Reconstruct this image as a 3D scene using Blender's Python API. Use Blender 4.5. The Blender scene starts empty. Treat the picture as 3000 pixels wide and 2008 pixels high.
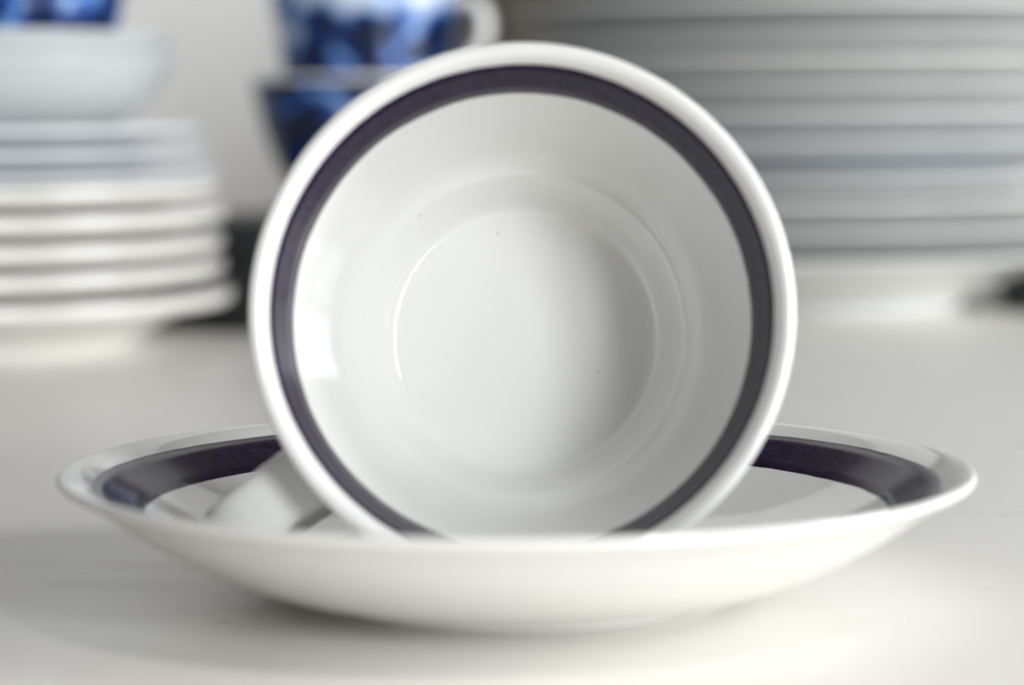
import bpy, bmesh, math, random
from mathutils import Vector, Matrix, noise

sc = bpy.context.scene
COL = sc.collection
CM = 0.01
R = math.radians
random.seed(7)

# ------------------------------------------------------------------ camera
cam_d = bpy.data.cameras.new('camera')
cam_d.lens = 60.0
cam_d.sensor_width = 23.6
cam_d.clip_start = 0.01
cam_d.clip_end = 50.0
cam_d.dof.use_dof = True
cam_d.dof.focus_distance = 0.472
cam_d.dof.aperture_fstop = 5.9
cam = bpy.data.objects.new('camera', cam_d)
cam.location = (0.0, -0.4207, 0.081)
cam.rotation_euler = (R(90 - 5.2), R(0.2), 0.0)
COL.objects.link(cam)
sc.camera = cam

# ------------------------------------------------------------------ world: soft warm room light
w = bpy.data.worlds.new('World')
sc.world = w
w.use_nodes = True
bg = w.node_tree.nodes['Background']
bg.inputs[0].default_value = (1.0, 0.99, 0.965, 1)
bg.inputs[1].default_value = 0.19

# ------------------------------------------------------------------ window light from the right front
def area(name, az, el, dist, sx, sy, power, col, target=(0, 0, 0.04)):
    l = bpy.data.lights.new(name, 'AREA')
    l.shape = 'RECTANGLE'
    l.size = sx
    l.size_y = sy
    l.energy = power
    l.color = col
    o = bpy.data.objects.new(name, l)
    t = Vector(target)
    d = Vector((math.sin(R(az)) * math.cos(R(el)), -math.cos(R(az)) * math.cos(R(el)), math.sin(R(el))))
    o.location = t + d * dist
    o.rotation_euler = (-d).to_track_quat('-Z', 'Y').to_euler()
    COL.objects.link(o)
    return o

# front window: two columns of two panes with mullions between; the sky whitens towards the sill
for dx in (-1, 1):
    for dz, pw, colr in ((-1, 12.0, (1.0, 0.995, 0.985)), (1, 12.0, (0.90, 0.955, 1.0))):
        o = area('window_pane_light', 36, 11.5, 2.6, 0.27, 0.57, pw, colr)
        q = o.rotation_euler.to_matrix()
        o.location += q @ Vector((dx * 0.155, dz * 0.31, 0))

area('side_fill_light', 66, 11, 1.6, 0.7, 0.8, 20.0, (0.98, 0.99, 1.0), (0, 0.6, 0.08))  # unseen fill added to brighten the background plate stacks

# added unseen spot: sunlit patch on the table, bouncing fill onto the saucer
def spot(name, loc, aim, power, angle, blend, col, radius):
    l = bpy.data.lights.new(name, 'SPOT')
    l.energy = power; l.spot_size = R(angle); l.spot_blend = blend; l.color = col; l.shadow_soft_size = radius
    o = bpy.data.objects.new(name, l)
    o.location = loc
    o.rotation_euler = (Vector(aim) - Vector(loc)).to_track_quat('-Z', 'Y').to_euler()
    COL.objects.link(o)
spot('sun_patch_fill', (0.40, -0.50, 0.80), (0.02, -0.24, 0.0), 36.0, 25, 1.0, (1.0, 0.98, 0.95), 0.06)

vs = sc.view_settings
vs.view_transform = 'Standard'
vs.look = 'None'
vs.exposure = 0.26
vs.gamma = 1.0
vs.use_curve_mapping = False
sc.cycles.use_denoising = True
sc.cycles.max_bounces = 12
sc.cycles.diffuse_bounces = 8
sc.cycles.glossy_bounces = 6

# ------------------------------------------------------------------ materials
def new_mat(name):
    m = bpy.data.materials.new(name)
    m.use_nodes = True
    nt = m.node_tree
    return m, nt, nt.nodes, nt.links, nt.nodes['Principled BSDF']

def glaze(name, col, rough=0.12, specks=True, ior=1.52, warm=(0.93, 0.91, 0.86)):
    m, nt, N, L, p = new_mat(name)
    tc = N.new('ShaderNodeTexCoord')
    n1 = N.new('ShaderNodeTexNoise')
    n1.inputs['Scale'].default_value = 28
    n1.inputs['Detail'].default_value = 3
    L.new(tc.outputs['Object'], n1.inputs['Vector'])
    mx = N.new('ShaderNodeMix')
    mx.data_type = 'RGBA'
    mx.inputs[6].default_value = (*col, 1)
    mx.inputs[7].default_value = (col[0] * warm[0], col[1] * warm[1], col[2] * warm[2], 1)
    L.new(n1.outputs[0], mx.inputs[0])
    out = mx.outputs[2]
    if specks:
        n2 = N.new('ShaderNodeTexVoronoi')
        n2.inputs['Scale'].default_value = 230
        L.new(tc.outputs['Object'], n2.inputs['Vector'])
        # only some cells carry a speck
        sep = N.new('ShaderNodeSeparateColor')
        L.new(n2.outputs['Color'], sep.inputs[0])
        mth = N.new('ShaderNodeMath'); mth.operation = 'GREATER_THAN'
        mth.inputs[1].default_value = 0.93
        L.new(sep.outputs[0], mth.inputs[0])
        lt = N.new('ShaderNodeMath'); lt.operation = 'LESS_THAN'
        lt.inputs[1].default_value = 0.06
        L.new(n2.outputs['Distance'], lt.inputs[0])
        mul = N.new('ShaderNodeMath'); mul.operation = 'MULTIPLY'
        L.new(mth.outputs[0], mul.inputs[0]); L.new(lt.outputs[0], mul.inputs[1])
        sm = N.new('ShaderNodeMath'); sm.operation = 'MULTIPLY'; sm.inputs[1].default_value = 0.45
        L.new(mul.outputs[0], sm.inputs[0])
        mx2 = N.new('ShaderNodeMix'); mx2.data_type = 'RGBA'
        mx2.inputs[7].default_value = (0.14, 0.12, 0.10, 1)
        L.new(sm.outputs[0], mx2.inputs[0]); L.new(out, mx2.inputs[6])
        out = mx2.outputs[2]
    L.new(out, p.inputs['Base Color'])
    p.inputs['Roughness'].default_value = rough
    p.inputs['IOR'].default_value = ior
    # orange-peel waviness of the glaze
    n3 = N.new('ShaderNodeTexNoise')
    n3.inputs['Scale'].default_value = 90
    n3.inputs['Detail'].default_value = 2
    L.new(tc.outputs['Object'], n3.inputs['Vector'])
    b = N.new('ShaderNodeBump')
    b.inputs['Strength'].default_value = 0.03
    b.inputs['Distance'].default_value = 0.001
    L.new(n3.outputs[0], b.inputs['Height'])
    # turning rings left by the wheel: a wave in radius and height only
    sx = N.new('ShaderNodeSeparateXYZ'); L.new(tc.outputs['Object'], sx.inputs[0])
    cx = N.new('ShaderNodeCombineXYZ'); L.new(sx.outputs[0], cx.inputs[0]); L.new(sx.outputs[1], cx.inputs[1])
    ln = N.new('ShaderNodeVectorMath'); ln.operation = 'LENGTH'; L.new(cx.outputs[0], ln.inputs[0])
    c2 = N.new('ShaderNodeCombineXYZ'); L.new(ln.outputs['Value'], c2.inputs[0]); L.new(sx.outputs[2], c2.inputs[1])
    n4 = N.new('ShaderNodeTexNoise'); n4.inputs['Scale'].default_value = 700; n4.inputs['Detail'].default_value = 3
    L.new(c2.outputs[0], n4.inputs['Vector'])
    b2 = N.new('ShaderNodeBump'); b2.inputs['Strength'].default_value = 0.10; b2.inputs['Distance'].default_value = 0.0002
    L.new(n4.outputs[0], b2.inputs['Height']); L.new(b.outputs[0], b2.inputs['Normal'])
    L.new(b2.outputs[0], p.inputs['Normal'])
    return m

def band_paint(name, a, b_, rough):
    m, nt, N, L, p = new_mat(name)
    tc = N.new('ShaderNodeTexCoord')
    n1 = N.new('ShaderNodeTexNoise')
    n1.inputs['Scale'].default_value = 520
    n1.inputs['Detail'].default_value = 8
    n1.inputs['Roughness'].default_value = 0.7
    L.new(tc.outputs['Object'], n1.inputs['Vector'])
    r = N.new('ShaderNodeValToRGB')
    r.color_ramp.elements[0].position = 0.35
    r.color_ramp.elements[1].position = 0.7
    r.color_ramp.elements[0].color = (*a, 1)
    r.color_ramp.elements[1].color = (*b_, 1)
    L.new(n1.outputs[0], r.inputs[0])
    L.new(r.outputs[0], p.inputs['Base Color'])
    p.inputs['Roughness'].default_value = rough
    p.inputs['IOR'].default_value = 1.4
    p.inputs['Specular IOR Level'].default_value = 0.22
    return m

def blue_print(name, seed, dk=0.0):
    m, nt, N, L, p = new_mat(name)
    tc = N.new('ShaderNodeTexCoord')
    mp = N.new('ShaderNodeMapping')
    mp.inputs['Location'].default_value = (seed * 1.7, seed * 0.9, seed * 0.4)
    L.new(tc.outputs['Object'], mp.inputs[0])
    wv = N.new('ShaderNodeTexNoise'); wv.inputs['Scale'].default_value = 60
    L.new(mp.outputs[0], wv.inputs['Vector'])
    add = N.new('ShaderNodeMix'); add.data_type = 'RGBA'; add.blend_type = 'LINEAR_LIGHT'
    add.inputs[0].default_value = 0.012
    L.new(mp.outputs[0], add.inputs[6]); L.new(wv.outputs['Color'], add.inputs[7])
    v = N.new('ShaderNodeTexVoronoi'); v.inputs['Scale'].default_value = 58
    L.new(add.outputs[2], v.inputs['Vector'])
    r = N.new('ShaderNodeValToRGB')
    e = r.color_ramp.elements
    e[0].position = 0.0; e[0].color = (0.001, 0.004, 0.018, 1)
    e[1].position = 0.42 + dk; e[1].color = (0.001, 0.009, 0.045, 1)
    x = e.new(0.56 + dk); x.color = (0.004, 0.045, 0.27, 1)
    x = e.new(0.68 + dk); x.color = (0.13, 0.30, 0.62, 1)
    x = e.new(0.82 + dk); x.color = (0.60, 0.66, 0.76, 1)
    L.new(v.outputs['Distance'], r.inputs[0])
    L.new(r.outputs[0], p.inputs['Base Color'])
    p.inputs['Roughness'].default_value = 0.15
    return m

M = {}
M['porcelain'] = glaze('white_glazed_porcelain', (0.80, 0.80, 0.79), 0.045, ior=1.62, warm=(0.95, 0.945, 0.92))
M['plate_white'] = glaze('white_plate_glaze', (0.86, 0.86, 0.85), 0.16, specks=False, warm=(0.96, 0.965, 0.97))
M['side_plate'] = glaze('soft_white_plate_glaze', (0.68, 0.675, 0.665), 0.2, specks=False)
M['plate_grey'] = glaze('grey_plate_glaze', (0.72, 0.728, 0.722), 0.22, specks=False, warm=(0.96, 0.965, 0.97))
M['plate_blue'] = glaze('blue_grey_plate_glaze', (0.70, 0.72, 0.745), 0.18, specks=False, warm=(0.96, 0.965, 0.97))
M['band'] = band_paint('dark_violet_band_glaze', (0.004, 0.002, 0.011), (0.027, 0.015, 0.054), 0.16)
M['print'] = blue_print('cobalt_flower_print', 1.0)
M['print2'] = blue_print('navy_flower_print', 3.1, 0.04)
M['bowl'] = glaze('pale_grey_bowl_glaze', (0.50, 0.53, 0.55), 0.2, specks=False)

def simple(name, col, rough, var=0.12, scale=30):
    m, nt, N, L, p = new_mat(name)
    tc = N.new('ShaderNodeTexCoord')
    n1 = N.new('ShaderNodeTexNoise'); n1.inputs['Scale'].default_value = scale
    n1.inputs['Detail'].default_value = 5
    L.new(tc.outputs['Object'], n1.inputs['Vector'])
    mx = N.new('ShaderNodeMix'); mx.data_type = 'RGBA'
    mx.inputs[6].default_value = (*[c * (1 - var) for c in col], 1)
    mx.inputs[7].default_value = (*[min(1, c * (1 + var)) for c in col], 1)
    L.new(n1.outputs[0], mx.inputs[0])
    L.new(mx.outputs[2], p.inputs['Base Color'])
    p.inputs['Roughness'].default_value = rough
    return m

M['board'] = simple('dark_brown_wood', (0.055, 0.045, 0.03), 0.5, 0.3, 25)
M['table'] = simple('white_laminate', (0.83, 0.812, 0.772), 0.30, 0.025, 14)
def table_marks(m):
    nt = m.node_tree; N = nt.nodes; L = nt.links; p = N['Principled BSDF']
    src = p.inputs['Base Color'].links[0].from_socket
    tc = N.new('ShaderNodeTexCoord')
    v = N.new('ShaderNodeTexVoronoi'); v.inputs['Scale'].default_value = 130
    L.new(tc.outputs['Object'], v.inputs['Vector'])
    r = N.new('ShaderNodeValToRGB')
    r.color_ramp.elements[0].position = 0.05; r.color_ramp.elements[0].color = (1, 1, 1, 1)
    r.color_ramp.elements[1].position = 0.10; r.color_ramp.elements[1].color = (0, 0, 0, 1)
    L.new(v.outputs['Distance'], r.inputs[0])
    sep = N.new('ShaderNodeSeparateColor'); L.new(v.outputs['Color'], sep.inputs[0])
    g = N.new('ShaderNodeMath'); g.operation = 'GREATER_THAN'; g.inputs[1].default_value = 0.9
    L.new(sep.outputs[1], g.inputs[0])
    ml = N.new('ShaderNodeMath'); ml.operation = 'MULTIPLY'
    L.new(r.outputs[0], ml.inputs[0]); L.new(g.outputs[0], ml.inputs[1])
    m2 = N.new('ShaderNodeMath'); m2.operation = 'MULTIPLY'; m2.inputs[1].default_value = 0.3
    L.new(ml.outputs[0], m2.inputs[0])
    mx = N.new('ShaderNodeMix'); mx.data_type = 'RGBA'; mx.inputs[7].default_value = (0.22, 0.19, 0.15, 1)
    L.new(m2.outputs[0], mx.inputs[0]); L.new(src, mx.inputs[6])
    # wiped, slightly smeared gloss
    n = N.new('ShaderNodeTexNoise'); n.inputs['Scale'].default_value = 22; n.inputs['Detail'].default_value = 6
    mp = N.new('ShaderNodeMapping'); mp.inputs['Scale'].default_value = (1, 3.5, 1); mp.inputs['Rotation'].default_value = (0, 0, 0.5)
    L.new(tc.outputs['Object'], mp.inputs[0]); L.new(mp.outputs[0], n.inputs['Vector'])
    rr = N.new('ShaderNodeMapRange'); rr.inputs[3].default_value = 0.2; rr.inputs[4].default_value = 0.42
    L.new(n.outputs[0], rr.inputs[0]); L.new(rr.outputs[0], p.inputs['Roughness'])
    # fine pebbled laminate
    nb = N.new('ShaderNodeTexNoise'); nb.inputs['Scale'].default_value = 900; nb.inputs['Detail'].default_value = 3
    L.new(tc.outputs['Object'], nb.inputs['Vector'])
    bp = N.new('ShaderNodeBump'); bp.inputs['Strength'].default_value = 0.12; bp.inputs['Distance'].default_value = 0.0003
    L.new(nb.outputs[0], bp.inputs['Height']); L.new(bp.outputs[0], p.inputs['Normal'])
    L.new(mx.outputs[2], p.inputs['Base Color'])
table_marks(M['table'])
M['wall'] = simple('warm_grey_paint', (0.72, 0.71, 0.70), 0.8, 0.03, 9)
M['tin'] = simple('standin_black', (0.006, 0.007, 0.009), 0.55, 0.2, 40)  # near-black colour of the added dark stand-ins

# ------------------------------------------------------------------ mesh helpers (all profile numbers in cm)
def chaikin(pts, n):
    for _ in range(n):
        q = [pts[0]]
        for a, b in zip(pts[:-1], pts[1:]):
            q.append((a[0] * .75 + b[0] * .25, a[1] * .75 + b[1] * .25))
            q.append((a[0] * .25 + b[0] * .75, a[1] * .25 + b[1] * .75))
        q.append(pts[-1])
        pts = q
    return pts

def link(name, me, mat, parent=None):
    o = bpy.data.objects.new(name, me)
    COL.objects.link(o)
    if mat is not None and not me.materials:
        me.materials.append(mat)
    if parent is not None:
        o.parent = parent
    return o

def lathe_mesh(name, prof, seg=128, smooth=3, wob=0.0, seed=0.0):
    pts = chaikin(prof, smooth)
    vs_, fs = [], []
    rings = []
    for (r, z) in pts:
        if r < 1e-6:
            rings.append([len(vs_)]); vs_.append((0, 0, z * CM)); continue
        ring = []
        for k in range(seg):
            a = 2 * math.pi * k / seg
            f = 1.0 + wob * noise.noise(Vector((math.cos(a) * 1.3 + seed, math.sin(a) * 1.3, z * 0.15)))
            ring.append(len(vs_)); vs_.append((r * f * math.cos(a) * CM, r * f * math.sin(a) * CM, z * CM))
        rings.append(ring)
    for A, B in zip(rings[:-1], rings[1:]):
        if len(A) == 1 and len(B) == 1: continue
        for k in range(seg):
            k2 = (k + 1) % seg
            if len(A) == 1: fs.append((A[0], B[k2], B[k]))
            elif len(B) == 1: fs.append((A[k], A[k2], B[0]))
            else: fs.append((A[k], A[k2], B[k2], B[k]))
    me = bpy.data.meshes.new(name)
    me.from_pydata(vs_, [], fs)
    bm = bmesh.new(); bm.from_mesh(me)
    bmesh.ops.recalc_face_normals(bm, faces=bm.faces)
    bm.to_mesh(me); bm.free()
    for p in me.polygons: p.use_smooth = True
    return me

def band_mesh(name, prof, s0, s1, seg=256, smooth=3, proud=0.004, wob=0.022, inner=True, n=8, seed=0.0):
    """a painted ring that follows the glazed profile from s0 to s1 cm away from the rim"""
    pts = chaikin(prof, smooth)
    top = max(range(len(pts)), key=lambda i: pts[i][1])
    seq = pts[top:] if inner else pts[top::-1]
    ss = [0.0]
    for a, b in zip(seq[:-1], seq[1:]):
        ss.append(ss[-1] + math.hypot(b[0] - a[0], b[1] - a[1]))
    def at(s):
        for i in range(len(ss) - 1):
            if ss[i + 1] >= s:
                t = (s - ss[i]) / max(1e-9, ss[i + 1] - ss[i])
                a, b = seq[i], seq[i + 1]
                d = Vector((b[0] - a[0], b[1] - a[1])).normalized()
                nrm = Vector((-d.y, d.x)) if not inner else Vector((d.y, -d.x))
                return a[0] + (b[0] - a[0]) * t, a[1] + (b[1] - a[1]) * t, nrm
        return (*seq[-1], Vector((0, 1)))
    vs_, fs = [], []
    for k in range(seg):
        a = 2 * math.pi * k / seg
        c, s = math.cos(a), math.sin(a)
        j0 = wob * (noise.noise(Vector((c * 3 + seed, s * 3, 1))) + .5 * noise.noise(Vector((c * 14 + seed, s * 14, 2))))
        j1 = wob * (noise.noise(Vector((c * 3 + seed, s * 3, 5))) + .5 * noise.noise(Vector((c * 14 + seed, s * 14, 7))))
        for i in range(n + 1):
            q = s0 + j0 + (s1 + j1 - s0 - j0) * i / n
            r, z, nn = at(q)
            off = proud if 0 < i < n else -0.004
            if i in (1, n - 1):     # steep little paint edge
                q2 = s0 + j0 + 0.006 if i == 1 else s1 + j1 - 0.006
                r, z, nn = at(q2)
            r += nn.x * off; z += nn.y * off
            vs_.append((r * c * CM, r * s * CM, z * CM))
    m = n + 1
    for k in range(seg):
        k2 = (k + 1) % seg
        for i in range(n):
            fs.append((k * m + i, k2 * m + i, k2 * m + i + 1, k * m + i + 1))
    me = bpy.data.meshes.new(name)
    me.from_pydata(vs_, [], fs)
    for p in me.polygons: p.use_smooth = True
    # make every normal follow the glaze side
    me.update()
    p = me.polygons[m // 2]
    k = 0
    r, z, nn = at((s0 + s1) / 2)
    if p.normal.dot(Vector((nn.x, 0, nn.y))) < 0:
        me.flip_normals()
    return me

def strap_mesh(name, path, wid, thick, az, seg=16, sub=3):
    """a handle: closed elliptical section swept along a path of (r, z) in the plane at azimuth az"""
    pts = chaikin(path, sub)
    vs_, fs = [], []
    ca, sa = math.cos(az), math.sin(az)
    side = Vector((-sa, ca, 0))
    P = [Vector((r * ca, r * sa, z)) for r, z in pts]
    for i, p in enumerate(P):
        t = (P[min(i + 1, len(P) - 1)] - P[max(i - 1, 0)]).normalized()
        up = side.cross(t).normalized()
        f = i / (len(P) - 1)
        ww = wid * (1.0 + 0.22 * (2 * abs(f - .5)) ** 3)
        for k in range(seg):
            a = 2 * math.pi * k / seg
            ex = abs(math.cos(a)) ** .8 * (1 if math.cos(a) >= 0 else -1)
            ey = abs(math.sin(a)) ** .8 * (1 if math.sin(a) >= 0 else -1)
            q = p + side * (ex * ww / 2) + up * (ey * thick / 2)
            vs_.append(tuple(q * CM))
    n = len(P)
    for i in range(n - 1):
        for k in range(seg):
            k2 = (k + 1) % seg
            fs.append((i * seg + k, i * seg + k2, (i + 1) * seg + k2, (i + 1) * seg + k))
    fs.append(tuple(range(seg)))
    fs.append(tuple((n - 1) * seg + k for k in range(seg)))
    me = bpy.data.meshes.new(name)
    me.from_pydata(vs_, [], fs)
    bm = bmesh.new(); bm.from_mesh(me)
    bmesh.ops.recalc_face_normals(bm, faces=bm.faces)
    bm.to_mesh(me); bm.free()
    for p in me.polygons: p.use_smooth = True
    return me

def thing(name, label, cat, loc=(0, 0, 0), rz=0.0, group=None):
    o = bpy.data.objects.new(name, None)
    o.empty_display_size = 0.02
    COL.objects.link(o)
    o.location = [c * CM for c in loc]
    o.rotation_euler = (0, 0, rz)
    o['label'] = label
    o['category'] = cat
    if group: o['group'] = group
    return o

# world y (cm) of something at ground distance d (cm) from the lens
CY = -42.07
def gy(d): return CY + d

# ------------------------------------------------------------------ the setting
def sheet(name, x0, x1, y0, y1, z0, z1, mat):
    bm = bmesh.new()
    bmesh.ops.create_cube(bm, size=1)
    for v in bm.verts:
        v.co = Vector(((x0 + x1) / 2 + v.co.x * (x1 - x0), (y0 + y1) / 2 + v.co.y * (y1 - y0), (z0 + z1) / 2 + v.co.z * (z1 - z0))) * CM
    me = bpy.data.meshes.new(name); bm.to_mesh(me); bm.free()
    o = link(name, me, mat)
    o['kind'] = 'structure'
    return o

WALL_D = 142
sheet('table_top', -160, 160, -75, gy(WALL_D), -3.0, 0.0, M['table'])
sheet('wall', -260, 260, gy(WALL_D) + 0.2, gy(WALL_D) + 8, -80, 60, M['wall'])

# ------------------------------------------------------------------ saucer under the cup
SAUCER = [(0, .3), (2.85, .3), (3.0, .27), (3.08, .04), (3.13, 0), (3.28, 0), (3.34, .03), (3.37, .12), (3.44, .19), (3.7, .2), (4.05, .25), (4.5, .37), (5.4, .74), (6.3, 1.25),
          (7.0, 1.76), (7.42, 1.99), (7.53, 2.06), (7.52, 2.16), (7.42, 2.18), (7.2, 2.12), (6.9, 1.97), (6.35, 1.66), (5.6, 1.22), (4.7, .84), (3.9, .64),
          (3.3, .585), (3.1, .58), (0, .58)]
s = thing('saucer', 'white saucer with a wide dark violet band, carrying the tipped cup', 'saucer', (0.05, 0.75, 0))
link('dish', lathe_mesh('saucer_dish', SAUCER, 192), M['porcelain'], s)
link('painted_band', band_mesh('saucer_band', SAUCER, 0.52, 1.5, seed=3), M['band'], s)

# ------------------------------------------------------------------ cup lying on its side
CUP = [(0, .32), (1.75, .32), (1.86, .26), (1.9, .03), (2.0, 0), (2.14, 0), (2.22, .06), (2.28, .3), (2.6, .5), (3.1, .95), (3.55, 1.75), (3.86, 2.9), (4.0, 4.1),
       (4.1, 4.62), (4.24, 4.86), (4.33, 4.95), (4.35, 5.02), (4.31, 5.07), (4.22, 5.09), (4.12, 5.05), (4.03, 4.92), (3.97, 4.68), (3.83, 4.26), (3.48, 3.17), (3.14, 2.1), (3.0, 1.84), (2.91, 1.74), (2.84, 1.68), (2.77, 1.63), (2.71, 1.53),
       (2.52, 1.15), (2.46, 1.03), (2.41, .93), (2.34, .84), (2.24, .785), (2.1, .77), (0, .77)]
t_ = R(11.2)
yaw = R(0.6)
mouth = Vector((-math.sin(yaw) * math.cos(t_), -math.cos(yaw) * math.cos(t_), math.sin(t_)))
X = Vector((1, 0, 0)); X = (X - mouth * X.dot(mouth)).normalized()
Y = mouth.cross(X)
rim_c = Vector((0.14, -0.93, 4.86))
org = rim_c - mouth * 5.05
c = thing('teacup', 'white teacup with a dark violet inner band, lying on its side in the saucer', 'cup')
c.matrix_world = Matrix(((X.x, Y.x, mouth.x, org.x * CM), (X.y, Y.y, mouth.y, org.y * CM), (X.z, Y.z, mouth.z, org.z * CM), (0, 0, 0, 1)))
link('cup_bowl', lathe_mesh('teacup_bowl', CUP, 256), M['porcelain'], c)
link('painted_band', band_mesh('teacup_band', CUP, 0.33, 1.30, seg=384, seed=9), M['band'], c)
link('handle', strap_mesh('teacup_handle', [(3.85, 3.75), (4.6, 4.0), (5.7, 4.0), (6.15, 3.3), (5.9, 2.3), (5.0, 1.6), (4.1, 1.35), (3.2, 1.25)], 1.05, .5, R(216)), M['porcelain'], c)

# ------------------------------------------------------------------ plates
def plate_prof(rim, foot, pitch, h, th=.34, sh=0.4, shz=0.62):
    f0 = pitch - .45
    w = foot + (rim - foot) * sh
    return [(0, f0), (foot - .5, f0), (foot - .42, .06), (foot - .3, 0), (foot - .05, 0), (foot + .06, .08), (foot + .2, f0 * .8),
            (w, h * shz - th * .5), (w + .4, h * shz), (rim - .5, h - th - .05), (rim - .1, h - th + .03), (rim, h - th * .5), (rim - .04, h - .03), (rim - .2, h), (rim - .6, h - .05),
            (w + .3, h * shz + th), (w - .1, h * shz + th * .6), (foot + .5, pitch + .12), (foot, pitch), (0, pitch)]

ordinal = ['lowest', 'second', 'third', 'fourth', 'fifth', 'sixth', 'seventh', 'eighth', 'ninth', 'tenth', 'eleventh', 'twelfth', 'thirteenth', 'fourteenth']

# tall stack of dinner plates behind the cup on the window side
PX, PD = 12.3, 105
TALL_STACK = {}
def tall_plate(kind, deep):
    if (kind, deep) not in TALL_STACK:
        pr = plate_prof(12.4, 5.8, 1.32, 2.55, .22) if deep else plate_prof(12.4, 5.8, .98, 2.6, .22)
        me = lathe_mesh('dinner_plate', pr, 128, 2)
        me.materials.append(M[{'w': 'plate_white', 'g': 'plate_grey', 'b': 'plate_blue'}[kind]])
        TALL_STACK[(kind, deep)] = me
    return TALL_STACK[(kind, deep)]
z = 0.0
for i, k in enumerate('ggwGbwgwgGwgw'):
    deep = k.isupper(); k = k.lower()
    o = bpy.data.objects.new('dinner_plate', tall_plate(k, deep))
    COL.objects.link(o)
    o.location = ((PX + random.uniform(-.3, .3)) * CM, (gy(PD) + random.uniform(-.3, .3)) * CM, z * CM)
    o.rotation_euler = (R(random.uniform(-.3, .3)), R(random.uniform(-.55, .1)), random.uniform(0, .3))
    sc_ = random.choice((1.0, .985, .955, .965)) if i else 1.0
    o.scale = (sc_, sc_, 1)
    nm = {'w': 'white', 'g': 'grey', 'b': 'blue-grey'}[k]
    o['label'] = ('large %s dinner plate, %s from the table in the tall stack' % (nm, ordinal[i])) if i else 'large grey dinner plate at the bottom of the tall stack'
    o['category'] = 'plate'
    o['group'] = 'dinner plates in the tall stack'
    z += 1.325 if deep else .985

# shorter mixed stack: plates, small plates, bowls and a printed cup
LX, LD = -19.5, 88
prof_b = plate_prof(9.8, 6.3, .9, 2.0, .52)
mb = lathe_mesh('side_plate_white', prof_b, 128, 2); mb.materials.append(M['side_plate'])
z = 0.0
for i in range(5):
    o = bpy.data.objects.new('side_plate', mb); COL.objects.link(o)
    o.location = ((LX + random.uniform(-.35, .35)) * CM, (gy(LD) + random.uniform(-.2, .2)) * CM, z * CM)
    o.rotation_euler = (R(random.uniform(-.3, .3)), R(random.uniform(-.5, .2)), 0)
    o['label'] = 'white side plate, %s from the table in the stack topped by bowls' % ordinal[i]
    o['category'] = 'plate'; o['group'] = 'white side plates in the stack topped by bowls'
    z += .905
prof_c = plate_prof(9.3, 5.6, .72, 1.5, .28)
mc = lathe_mesh('blue_grey_saucer', prof_c, 128, 2); mc.materials.append(M['plate_blue'])
for i in range(3):
    o = bpy.data.objects.new('small_plate', mc); COL.objects.link(o)
    o.location = ((LX + random.uniform(-.25, .25)) * CM, (gy(LD) + random.uniform(-.2, .2)) * CM, z * CM)
    o['label'] = 'small blue-grey plate, %s of three between side plates and bowls' % ['lowest', 'middle', 'topmost'][i]
    o['category'] = 'plate'; o['group'] = 'small blue-grey plates under the bowls'
    z += .725
BOWL = [(0, .25), (4.2, .25), (4.35, .02), (4.5, 0), (4.7, 0), (4.8, .1), (4.95, .35), (6.2, .8), (7.3, 1.7), (7.95, 2.75), (8.1, 3.0), (8.05, 3.1), (7.9, 3.1),
        (7.75, 2.9), (7.1, 2.0), (6.1, 1.2), (5.2, .82), (4.6, .72), (0, .72)]
mbl = lathe_mesh('bowl_white', BOWL, 128, 2); mbl.materials.append(M['bowl'])
for i in range(2):
    o = bpy.data.objects.new('bowl', mbl); COL.objects.link(o)
    o.location = ((LX + (.1, -.1)[i]) * CM, gy(LD) * CM, z * CM)
    o['label'] = ['pale grey bowl resting on the small blue-grey plates', 'pale grey bowl nested in another, holding a blue printed cup'][i]
    o['category'] = 'bowl'; o['group'] = 'pale grey bowls nested on the small plates'
    z += .725

# cups with cobalt flower print: glazed white body, printed outer sleeve
def printed_cup(name, label, prof, loc, s0, s1, pm, handle=None, rz=0, n=26):
    t = thing(name, label, 'cup', loc, rz)
    link('cup_body', lathe_mesh(name + '_body', prof, 128, 3), M['porcelain'], t)
    link('flower_print', band_mesh(name + '_print', prof, s0, s1, seg=128, inner=False, n=n, proud=.012, wob=.04), pm, t)
    if handle:
        link('handle', strap_mesh(name + '_handle', handle[0], .95, .5, handle[1]), M['porcelain'], t)
    return t

TALL = [(0, .3), (1.6, .3), (1.75, .02), (1.85, 0), (2.05, 0), (2.12, .3), (2.5, .6), (2.95, 1.6), (3.15, 3.2), (3.35, 5.0), (3.7, 6.7), (3.75, 6.95), (3.68, 7.0), (3.58, 6.95), (3.2, 5.0),
        (2.95, 3.2), (2.7, 1.6), (2.2, .75), (1.6, .6), (0, .6)]
FOOTED = [(0, .5), (1.7, .5), (1.95, .05), (2.1, 0), (2.4, 0), (2.5, .15), (2.4, .6), (2.9, 1.1), (3.6, 2.2), (4.05, 3.6), (4.3, 5.0), (4.33, 5.15), (4.27, 5.22), (4.15, 5.18), (3.95, 4.5),
          (3.5, 3.0), (2.8, 2.0), (2.3, 1.85), (0, 1.85)]
CXc, CDc = -5.5, 99.0
# black round tin added under the cups to fill a near-black area
TIN_H = 4.0
t = thing('standin_tin', 'round black stand-in tin under the blue printed cups', 'tin', (-7.9, gy(98.5), 0))
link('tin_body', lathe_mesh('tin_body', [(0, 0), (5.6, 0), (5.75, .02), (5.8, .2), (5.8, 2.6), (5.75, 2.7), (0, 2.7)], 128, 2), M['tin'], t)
link('lid', lathe_mesh('standin_tin_lid', [(0, 2.705), (5.8, 2.705), (5.92, 2.72), (5.95, 2.9), (5.95, 3.75), (5.9, 3.95), (5.7, TIN_H), (0, TIN_H)], 128, 2), M['tin'], t)

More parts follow.
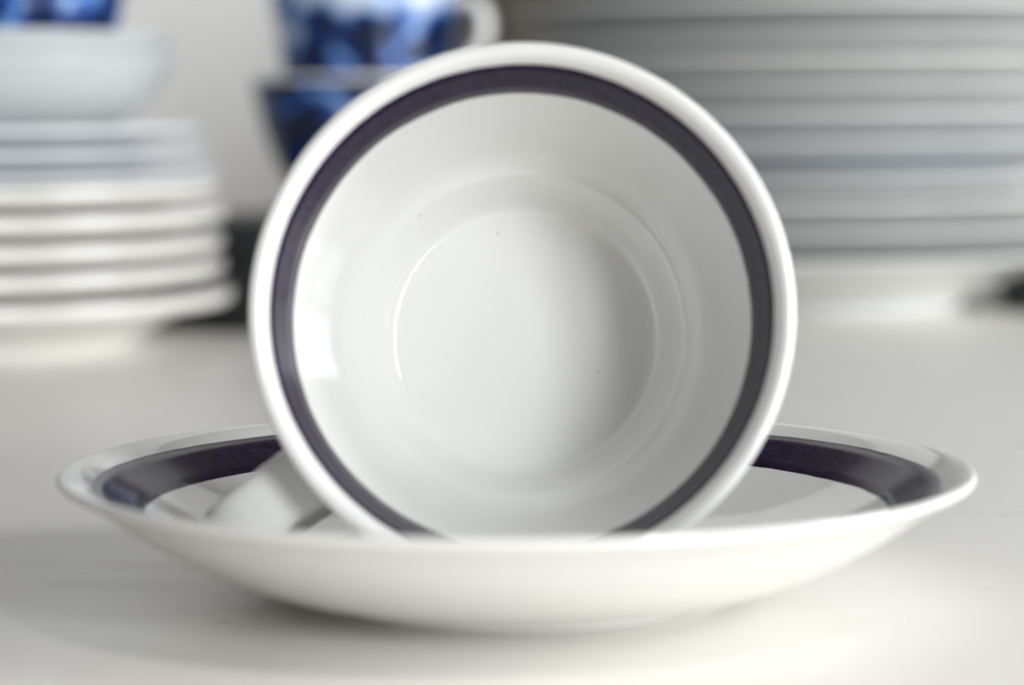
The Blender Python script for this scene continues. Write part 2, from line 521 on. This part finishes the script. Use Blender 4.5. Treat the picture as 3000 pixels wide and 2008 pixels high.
printed_cup('printed_bowl', 'footed blue printed bowl on the black stand-in tin, holding a taller cup', FOOTED, (CXc, gy(CDc), TIN_H + .005), .22, 4.6, M['print2'])['category'] = 'bowl'
printed_cup('coffee_cup', 'tall blue printed cup with a white handle, standing inside the footed bowl', TALL, (CXc, gy(CDc), TIN_H + 1.87), .5, 6.6, M['print'],
            ([(3.05, 5.9), (3.6, 6.2), (4.5, 6.1), (4.85, 5.2), (4.5, 4.2), (3.8, 3.7), (2.95, 3.5)], R(-18)))
printed_cup('small_cup', 'blue printed cup standing in the top pale grey bowl', CUP, (-16.9, gy(87.2), z + .005), .5, 3.9, M['print'])

# flat black filler added as the shade under the tall stack's flare
t = thing('flat_tin', 'flat black shade filler tucked under the rim of the tall plate stack', 'tin', (23.2, gy(103.3), 0))
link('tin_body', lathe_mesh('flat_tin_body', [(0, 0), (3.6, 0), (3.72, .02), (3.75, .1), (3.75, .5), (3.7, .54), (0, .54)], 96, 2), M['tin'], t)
link('lid', lathe_mesh('flat_filler_lid', [(0, .545), (3.75, .545), (3.85, .56), (3.88, .62), (3.88, .8), (3.8, .86), (3.7, .88), (0, .88)], 96, 2), M['tin'], t)
t = thing('standin_tin', 'tall round black shade filler standing behind the tall plate stack', 'tin', (27.2, gy(120.5), 0))  # added dark shape that deepens the shade seen under the plate rims
link('tin_body', lathe_mesh('tall_filler_body', [(0, 0), (6.8, 0), (6.95, .02), (7.0, .2), (7.0, 2.6), (6.95, 2.7), (0, 2.7)], 96, 2), M['tin'], t)
link('lid', lathe_mesh('tall_filler_lid', [(0, 2.705), (7.0, 2.705), (7.12, 2.72), (7.15, 2.9), (7.15, 3.7), (7.1, 3.9), (6.9, 4.0), (0, 4.0)], 96, 2), M['tin'], t)

# dark board added behind the plates so the gap beside them reads dark
t = thing('standin_board', 'dark brown stand-in board standing upright behind the tall plate stack', 'board', (6.5, gy(137.5), 0))
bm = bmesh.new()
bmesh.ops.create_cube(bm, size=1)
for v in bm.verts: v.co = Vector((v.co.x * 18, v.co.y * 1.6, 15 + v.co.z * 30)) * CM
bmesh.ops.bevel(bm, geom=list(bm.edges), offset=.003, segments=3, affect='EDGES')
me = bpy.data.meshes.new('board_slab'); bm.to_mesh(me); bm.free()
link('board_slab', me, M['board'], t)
link('hanging_knob', lathe_mesh('hanging_knob', [(0, 30), (.5, 30), (.6, 30.4), (1.1, 31), (1.2, 31.6), (.8, 32.1), (0, 32.2)], 32, 2), M['board'], t)
